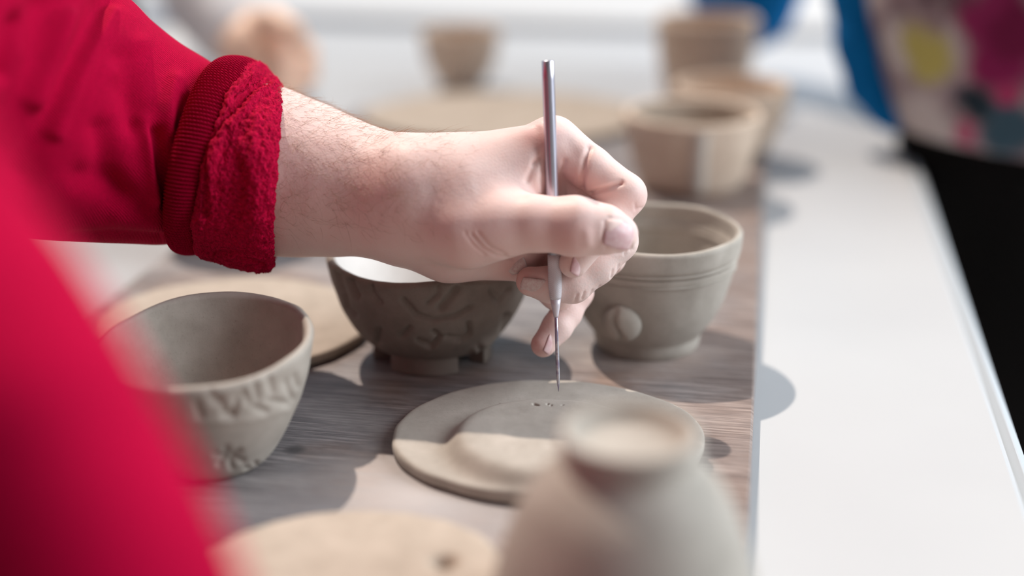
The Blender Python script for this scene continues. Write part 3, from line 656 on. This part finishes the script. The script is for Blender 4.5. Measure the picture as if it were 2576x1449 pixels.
def arm_hair():
    rs = np.random.RandomState(3); px, d = topx(HV); N = vnormals(HV, HQ)
    view = HV - CAM; view /= np.linalg.norm(view, axis=1, keepdims=True); fac = -(N * view).sum(1)
    w = (px[:, 0] > 640) & (px[:, 0] < 1190) & (fac > -0.25) & (px[:, 1] < 600)
    idx = np.where(w)[0]; keep = rs.rand(len(idx)) < np.interp(px[idx, 0], [640, 900, 1050, 1190], [1, 1, 0.6, 0.08]) * np.interp(px[idx, 1], [240, 480, 600], [1, 0.9, 0.12])
    idx = rs.choice(idx[keep], 1300, replace=False)
    V = []; Fc = []; S = 6
    for i in idx:
        n = N[i]; t = CR * 0.75 - CU * rs.uniform(-0.3, 0.9) + rs.normal(size=3) * 0.45; t -= n * (t @ n); t /= np.linalg.norm(t)
        L = rs.uniform(0.005, 0.0125); p = HV[i] - n * 0.0002; dr = n * rs.uniform(0.25, 0.6) + t; dr /= np.linalg.norm(dr)
        bend = (-n * rs.uniform(0.15, 0.5) + np.cross(n, t) * rs.normal() * 0.7)
        r0 = rs.uniform(0.000035, 0.000058); base = len(V)
        for sgi in range(S):
            u = np.cross(dr, [0.3, 0.5, 0.8]); u /= np.linalg.norm(u); w2 = np.cross(dr, u); r = r0 * (1 - 0.8 * sgi / (S - 1))
            for k in range(3): V.append(p + r * (math.cos(2.094 * k) * u + math.sin(2.094 * k) * w2))
            p = p + dr * L / (S - 1); dr = dr + bend * 0.35; dr /= np.linalg.norm(dr)
            if (p - HV[i]) @ n < 0.0003: p = p + n * 0.0002
        for sgi in range(S - 1):
            for k in range(3):
                a = base + sgi * 3 + k; b = base + sgi * 3 + (k + 1) % 3; Fc.append((a, b, b + 3, a + 3))
    o = child(mesh('arm_hair', V, Fc, M['hair']), body); o['kind'] = 'stuff'; o['label'] = 'fine golden brown hair on the forearm'
arm_hair()

# ---- sleeve, ribbed cuff, turned-back terry lining
def loft(rings, nr, nt):
    """ring: top (x, y), bottom (x, y), depth cm, half depth cm, x shift of the front"""
    R = catmull([(r[0][0], r[0][1], r[1][0], r[1][1], r[2], r[3], r[4]) for r in rings], nr)
    th = np.arange(nt) / nt * 2 * math.pi; c, sn = np.cos(th)[None], np.sin(th)[None]
    cx = (R[:, 0] + R[:, 2])[:, None] / 2 + (R[:, 0] - R[:, 2])[:, None] / 2 * c + R[:, 6][:, None] * sn
    cy = (R[:, 1] + R[:, 3])[:, None] / 2 + (R[:, 1] - R[:, 3])[:, None] / 2 * c
    d = (R[:, 4][:, None] - R[:, 5][:, None] * sn) / 100
    r = CD + CR * ((cx - 1288) / FPX)[..., None] - CU * ((cy - 724.5) / FPX)[..., None]
    return (CAM + r * d[..., None]).reshape(-1, 3), th
sl_r = [((640, 190), (520, 600), 68.4, 3.6, -50), ((600, 172), (470, 608), 68.4, 3.9, -52), ((540, 160), (425, 616), 68.3, 4.2, -50), ((500, 140), (390, 618), 68.1, 4.4, -48), ((440, 106), (330, 614), 67.8, 4.7, -40),
        ((380, 58), (250, 609), 67.2, 5.0, -30), ((328, 4), (180, 603), 66.3, 5.3, -20), ((240, -70), (80, 592), 64.6, 5.6, -10), ((120, -230), (-80, 572), 61.5, 6.0, 0), ((0, -430), (-260, 500), 58, 6.2, 0), ((-160, -700), (-520, 330), 53.5, 6.2, 0), ((-420, -1000), (-800, 60), 50, 6.0, 0)]
V, th = loft(sl_r, 260, 280); Fc = grid_faces(260, 280)
if True:
    N = vnormals(V, Fc)
    if (N[: 280 * 20] * (V[: 280 * 20] - V[: 280 * 20].mean(0))).sum() < 0: Fc = Fc[:, ::-1]
V = carve(V, Fc, [(a_, w_, d_ * 1.6) for a_, w_, d_ in [([(292, 20), (262, 90), (225, 170), (180, 270), (150, 340)], 15, -.0022), ([(270, 5), (235, 90), (195, 180), (150, 280), (100, 370), (60, 440)], 42, .0042), ([(318, 150), (325, 230), (345, 310)], 34, .0032), ([(255, 330), (265, 420), (300, 490)], 34, .0028),
                  ([(395, 330), (405, 420), (425, 520)], 16, .0035), ([(360, 300), (385, 400), (400, 500)], 20, -.0020), ([(130, 20), (110, 150), (60, 260), (0, 360)], 55, .0045), ([(180, 40), (150, 160), (110, 260)], 22, -.0030), ([(50, 60), (20, 180)], 26, .004),
                  ([(440, 200), (425, 260), (430, 330)], 22, -.0018), ([(470, 250), (452, 320)], 14, .0016), ([(180, 590), (280, 585), (400, 598)], 14, .0012), ([(300, 540), (390, 560)], 22, -.0012), ([(200, 440), (280, 470), (350, 520)], 34, .0018), ([(350, 110), (300, 180)], 26, -.0016)]])
N = vnormals(V, Fc); V = V + N * (sines(V, 55, 61) * 0.0011 + sines(V, 150, 62) * 0.0004)[:, None]
slv = child(mesh('sleeve', V, Fc, M['red']), person)
# ribbed cuff
rib_r = [((548, 178), (436, 612), 68.30, 4.26, -58), ((550, 152), (438, 624), 68.30, 4.68, -62), ((575, 142), (447, 634), 68.30, 4.94, -66), ((615, 146), (470, 640), 68.30, 4.99, -66), ((645, 160), (500, 636), 68.30, 4.78, -64), ((655, 176), (515, 622), 68.30, 4.37, -60)]
NT_R = 1200; V, th = loft(rib_r, 40, NT_R); Fc = grid_faces(40, NT_R)
N = vnormals(V, Fc)
if (N * (V - V.mean(0))).sum() < 0: Fc = Fc[:, ::-1]; N = -N
ribd = 0.00075 * np.cos(th * 150)[None] * np.sin(np.linspace(0, math.pi, 40))[:, None] ** 0.4
V = V + N * ribd.reshape(-1)[:, None] + N * (sines(V, 90, 66) * 0.0006)[:, None]
child(mesh('cuff_rib', V, Fc, M['red_rib']), person)
# terry lining: turned-back band with rolled seam edge
ter_r = [((632, 178), (505, 620), 68.30, 4.47, -58), ((634, 158), (508, 640), 68.30, 4.94, -58), ((650, 158), (522, 652), 68.30, 5.10, -54), ((662, 172), (540, 654), 68.30, 4.94, -48), ((672, 182), (565, 662), 68.30, 4.94, -40), ((690, 196), (600, 674), 68.30, 4.94, -28),
         ((705, 212), (640, 684), 68.30, 4.78, -12), ((712, 224), (672, 684), 68.30, 4.47, -6), ((714, 236), (690, 672), 68.35, 4.21, -6), ((706, 246), (688, 655), 68.40, 3.90, -12), ((680, 252), (660, 640), 68.50, 3.64, -20)]
V, th = loft(ter_r, 130, 520); Fc = grid_faces(130, 520); N = vnormals(V, Fc)
if (N * (V - V.mean(0))).sum() < 0: Fc = Fc[:, ::-1]
V = carve(V, Fc, [([(548, 225), (527, 300), (515, 420), (515, 540)], 6, .0028), ([(690, 195), (640, 215), (600, 262), (560, 300), (528, 340)], 6, .0022), ([(690, 215), (650, 232), (615, 275), (575, 315)], 9, -.0022), ([(640, 185), (600, 215), (570, 255)], 8, -.0012), ([(668, 188), (625, 205), (590, 240)], 5, .0015),
                  ([(600, 420), (590, 520), (575, 600)], 34, .0022), ([(640, 300), (630, 400), (640, 560)], 20, -.0012), ([(540, 640), (590, 640), (660, 668)], 7, .002), ([(520, 400), (530, 520)], 26, -.001)])
N = vnormals(V, Fc); rs = np.random.RandomState(9)
V = V + N * (sines(V, 900, 71, 9) * 0.00065 + sines(V, 1800, 72, 9) * 0.00045 + sines(V, 160, 73) * 0.0010 + rs.normal(size=len(V)) * 0.00022)[:, None]
child(mesh('cuff_lining', V, Fc, M['terry']), person)['label'] = 'turned back fluffy red lining of the cuff'

# ---- near arm and torso of the same sweatshirt
def loft_h(rows, nr, nt, d, rd, wpx):
    R = catmull(rows, nr); th = np.arange(nt) / nt * 2 * math.pi; c, sn = np.cos(th)[None], np.sin(th)[None]
    dd = R[:, 2][:, None]; half = wpx / 2
    cx = (R[:, 1] - half)[:, None] + half * c; cy = R[:, 0][:, None] + 0 * c - 0.35 * half * c
    d_ = (dd - rd * sn) / 100
    r = CD + CR * ((cx - 1288) / FPX)[..., None] - CU * ((cy - 724.5) / FPX)[..., None]
    return (CAM + r * d_[..., None]).reshape(-1, 3)
rows = [(-700, -420, 34), (-300, -240, 33), (100, -110, 32.5), (420, 30, 32), (650, 190, 31.5), (850, 310, 31), (1050, 415, 31), (1250, 525, 31), (1449, 625, 31), (1700, 730, 31), (1950, 840, 31), (2200, 930, 31)]
V = loft_h([(y + 170, x, d) for y, x, d in rows], 120, 120, 31, 4.6, 1000); Fc = grid_faces(120, 120); N = vnormals(V, Fc)
if (N * (V - V.mean(0))).sum() < 0: Fc = Fc[:, ::-1]; N = -N
V = V + N * (sines(V, 60, 81) * 0.0025)[:, None]
Fl = [tuple(f) for f in Fc] + [tuple(range(120)), tuple(range(119 * 120, 120 * 120))]
child(mesh('sleeve', V, Fl, M['red']), person)
F = Field((-1.02, 0.08, -0.46), (-0.08, 0.84, 0.66), 0.009)
F.f[:] = 0.3
TX = np.array([1.0, 0, 0])
F.add((-0.79, 0.45, -0.36), (-0.79, 0.45, 0.10), 0.145, 0.15, 0.03, TX, 1.25); F.add((-0.79, 0.45, 0.10), (-0.76, 0.45, 0.42), 0.15, 0.17, 0.05, TX, 1.3)
F.add((-0.76, 0.30, 0.50), (-0.76, 0.60, 0.50), 0.08, 0.08, 0.05); F.add((-0.74, 0.63, 0.49), (-0.36, 0.58, 0.36), 0.08, 0.075, 0.04); F.add((-0.36, 0.58, 0.36), (-0.285, 0.55, 0.29), 0.075, 0.070, 0.02); F.add((-0.74, 0.27, 0.49), (-0.29, 0.35, 0.35), 0.08, 0.058, 0.04); F.add((-0.29, 0.35, 0.35), (-0.215, 0.365, 0.275), 0.058, 0.050, 0.02)
V, Q = F.nets(3); child(mesh('sweatshirt_body', V, Q, M['red']), person)

# ------------------------------------------------------------------ woman at the right edge of the table
def W(x, y, d): return P(x, y, d)
def floral():
    t = NT('floral_print_cloth'); nz = t.noise(19, 5, 0.7)
    c = t.ramp(nz, [(0.36, (0.09, 0.045, 0.06)), (0.50, (0.30, 0.21, 0.22)), (0.62, (0.50, 0.42, 0.40))])
    wn = t.n('ShaderNodeTexNoise'); wn.inputs['Scale'].default_value = 22; wn.inputs['Detail'].default_value = 4; t.l(t.co, wn.inputs['Vector'])
    off = t.n('ShaderNodeVectorMath', operation='MULTIPLY_ADD'); off.inputs[1].default_value = (0.05, 0.05, 0.05); t.l(wn.outputs['Color'], off.inputs[0]); t.l(t.co, off.inputs[2])
    def blob(c, x, y, d, r, col, soft=0.55):
        w_ = np.hypot(TPX[:, 0] - x, TPX[:, 1] - y) < 25; p = W(x, y, TPD[w_].min() * 100 if w_.any() else d) + 0.025; v = t.n('ShaderNodeVectorMath', operation='DISTANCE'); t.l(off.outputs[0], v.inputs[0]); v.inputs[1].default_value = tuple(p)
        return t.mix(t.ramp(t.math('DIVIDE', v.outputs['Value'], r), [(soft, (1, 1, 1)), (1.0, (0, 0, 0))]), c, col)
    c = blob(c, 2240, 120, 104, 0.030, (0.58, 0.50, 0.47)); c = blob(c, 2300, 300, 101, 0.035, (0.55, 0.47, 0.45)); c = blob(c, 2360, 360, 101, 0.028, (0.55, 0.47, 0.45))
    c = blob(c, 2320, 140, 101, 0.030, (0.48, 0.40, 0.12)); c = blob(c, 2500, 40, 99, 0.034, (0.26, 0.02, 0.09)); c = blob(c, 2520, 160, 98, 0.036, (0.24, 0.015, 0.08)); c = blob(c, 2560, 80, 97, 0.03, (0.16, 0.01, 0.05))
    c = blob(c, 2420, 260, 100, 0.020, (0.16, 0.09, 0.13)); c = blob(c, 2460, 275, 99.5, 0.024, (0.02, 0.03, 0.04)); c = blob(c, 2540, 345, 98, 0.028, (0.05, 0.09, 0.12)); c = blob(c, 2430, 345, 99.5, 0.015, (0.45, 0.10, 0.17)); c = blob(c, 2555, 260, 98, 0.015, (0.40, 0.04, 0.12))
    t.set(Base_Color=c, Roughness=0.9, Specular_IOR_Level=0.15); t.bump(t.noise(300, 4), 0.3, 0.002); return t.m
pw = np.array([0.490, 1.165, 0])
woman = empty('person', (pw[0], pw[1], -0.75)); tag(woman, 'person in a blue cardigan, floral top and black trousers standing right of the table', 'person')
lo = np.array([0.22, 0.85, -0.76]); hi = np.array([0.98, 1.55, 0.50])
cy = pw[1]; cx = pw[0]
F = Field(lo, hi, 0.008); F.f[:] = 0.3
nx = np.array([0, 1.0, 0])
F.add((cx, cy, -0.14), (cx, cy, -0.02), 0.160, 0.165, 0.03, nx, 1.25)
F.add((cx - 0.085, cy, -0.16), (cx - 0.085, cy - 0.01, -0.745), 0.092, 0.062, 0.02); F.add((cx + 0.085, cy, -0.16), (cx + 0.085, cy - 0.01, -0.745), 0.092, 0.062, 0.02)
V, Q = F.nets(3); V[:, 2] = np.maximum(V[:, 2], -0.748); child(mesh('trousers', V, Q, M['black']), woman)
F = Field(lo, hi, 0.006); F.f[:] = 0.3
F.add((cx, cy, 0.045), (cx, cy, 0.12), 0.174, 0.196, 0.03, nx, 1.3); F.add((cx + 0.01, cy, 0.12), (cx + 0.02, cy, 0.42), 0.198, 0.21, 0.04, nx, 1.3)
sl, X = F.sub(lo, hi); F.f[sl] = np.maximum(F.f[sl], -(X[..., 2] - (0.006 + 0.008 * (np.abs(X[..., 0] - cx) / 0.18) ** 2 * (X[..., 0] < cx))))
V, Q = F.nets(3); TPX, TPD = topx(V); M['floral'] = floral(); child(mesh('floral_top', V, Q, M['floral']), woman)
F = Field((0.10, 0.80, -0.02), (0.60, 1.60, 0.66), 0.006); F.f[:] = 0.3
cardi = [(2180, -160, 118), (2160, -20, 118), (2170, 110, 118), (2190, 210, 118), (2228, 285, 117), (2262, 330, 116)]
for (a, b), ra, rb_ in zip(zip(cardi[:-1], cardi[1:]), (0.026, 0.024, 0.022, 0.019, 0.012), (0.024, 0.022, 0.019, 0.012, 0.005)): F.add(W(*a), W(*b), ra, rb_, 0.012)
V, Q = F.nets(3); child(mesh('cardigan_front', V, Q, M['blue']), woman)
F = Field((0.02, 0.90, -0.02), (0.72, 1.75, 0.75), 0.007); F.f[:] = 0.3
el = W(1890, 12, 146); sh = np.array([cx - 0.10, cy + 0.06, 0.56])
F.add(sh, el, 0.062, 0.042, 0.03); F.add(el, W(1845, -40, 145), 0.040, 0.043, 0.02); F.add(W(1845, -40, 145), W(1790, -330, 142), 0.043, 0.034, 0.02)
V, Q = F.nets(3); child(mesh('cardigan_sleeve', V, Q, M['blue']), woman)

# ------------------------------------------------------------------ person behind, hand resting on the far part of the table
p2 = empty('person', (-0.62, 1.62, -0.75)); tag(p2, 'person in a pale grey shirt behind the red sleeve, hand resting on the table', 'person')
def hand2():
    cm = 0.01; F = Field((-0.42, 1.15, -0.02), (-0.12, 1.50, 0.20), 0.0022); k = 0.008
    D2 = 127
    A = lambda x, y, dd=0: P(x, y, D2 + dd)
    F.add(A(530, 30, 3), A(600, 80, 2), 2.7 * cm, 2.6 * cm, k); F.add(A(600, 80, 2), A(650, 110, 1), 2.6 * cm, 2.4 * cm, 0.012)
    for a, b in (((620, 75, 2), (735, 95, 1)), ((620, 100, 0), (730, 130, -1)), ((615, 125, -1), (700, 165, -2))): F.add(A(*a), A(*b), 1.9 * cm, 1.25 * cm, 0.012)
    F.add(A(625, 120, 0), A(680, 170, -1), 2.3 * cm, 1.9 * cm, 0.014)
    for ch in ([(735, 90, 1), (775, 130, 0), (785, 190, -1)], [(738, 120, -0.5), (765, 165, -1.5), (762, 220, -2)], [(715, 145, -1.5), (738, 195, -2), (730, 245, -2.5)], [(690, 160, -2.5), (708, 205, -3), (700, 250, -3.3)]):
        F.add_chain([A(*c) for c in ch], [1.05 * cm, 0.85 * cm, 0.68 * cm], 0.004, 0.001, root=A(*ch[0]), kroot=0.008, rootr=0.018)
    F.add_chain([A(640, 60, 0), A(690, 50, -3), A(735, 75, -5), A(765, 120, -5.5)], [1.3 * cm, 1.1 * cm, 0.95 * cm, 0.75 * cm], 0.004, 0.001, root=A(640, 60, 0), kroot=0.010, rootr=0.02)
    V, Q = F.nets(2); V[:, 2] = np.maximum(V[:, 2], ZT + 0.0005)
    return V, Q
V, Q = hand2(); child(mesh('hand', V, Q, M['skin2'], colattr=np.zeros((len(V), 3))), p2)
F = Field((-0.95, 1.10, -0.06), (-0.18, 1.95, 0.62), 0.007); F.f[:] = 0.3
F.add(P(575, 72, 128.5), P(530, -5, 130.5), 0.035, 0.037, 0.02); F.add(P(530, -5, 130.5), P(420, -160, 138), 0.037, 0.045, 0.02); F.add(P(420, -160, 138), np.array([-0.50, 1.60, 0.50]), 0.045, 0.065, 0.03)
V, Q = F.nets(3); child(mesh('shirt_sleeve', V, Q, M['grey_shirt']), p2)
F = Field((-0.98, 1.22, -0.76), (-0.22, 1.98, 0.60), 0.010); F.f[:] = 0.3
F.add((-0.60, 1.60, -0.16), (-0.60, 1.60, -0.02), 0.155, 0.155, 0.04, np.array([0, 1.0, 0]), 1.25); F.add((-0.60, 1.60, -0.02), (-0.51, 1.58, 0.40), 0.16, 0.17, 0.06, np.array([0, 1.0, 0]), 1.25)
V, Q = F.nets(3); child(mesh('apron', V, Q, M['dark_grey']), p2)
F = Field((-1.10, 1.22, -0.30), (-0.28, 2.05, 0.64), 0.010); F.f[:] = 0.3
F.add((-0.64, 1.66, -0.12), (-0.62, 1.66, 0.42), 0.165, 0.175, 0.06, np.array([0, 1.0, 0]), 1.25)
V, Q = F.nets(3); child(mesh('shirt_body', V, Q, M['blue']), p2)
F = Field((-0.98, 1.32, -0.76), (-0.28, 1.98, 0.0), 0.010); F.f[:] = 0.3
for sx in (-0.085, 0.075): F.add((-0.62 + sx, 1.63, -0.16), (-0.64 + sx, 1.63, -0.72), 0.085, 0.06, 0.02)
V, Q = F.nets(3); V[:, 2] = np.maximum(V[:, 2], -0.748); child(mesh('trousers', V, Q, M['black']), p2)
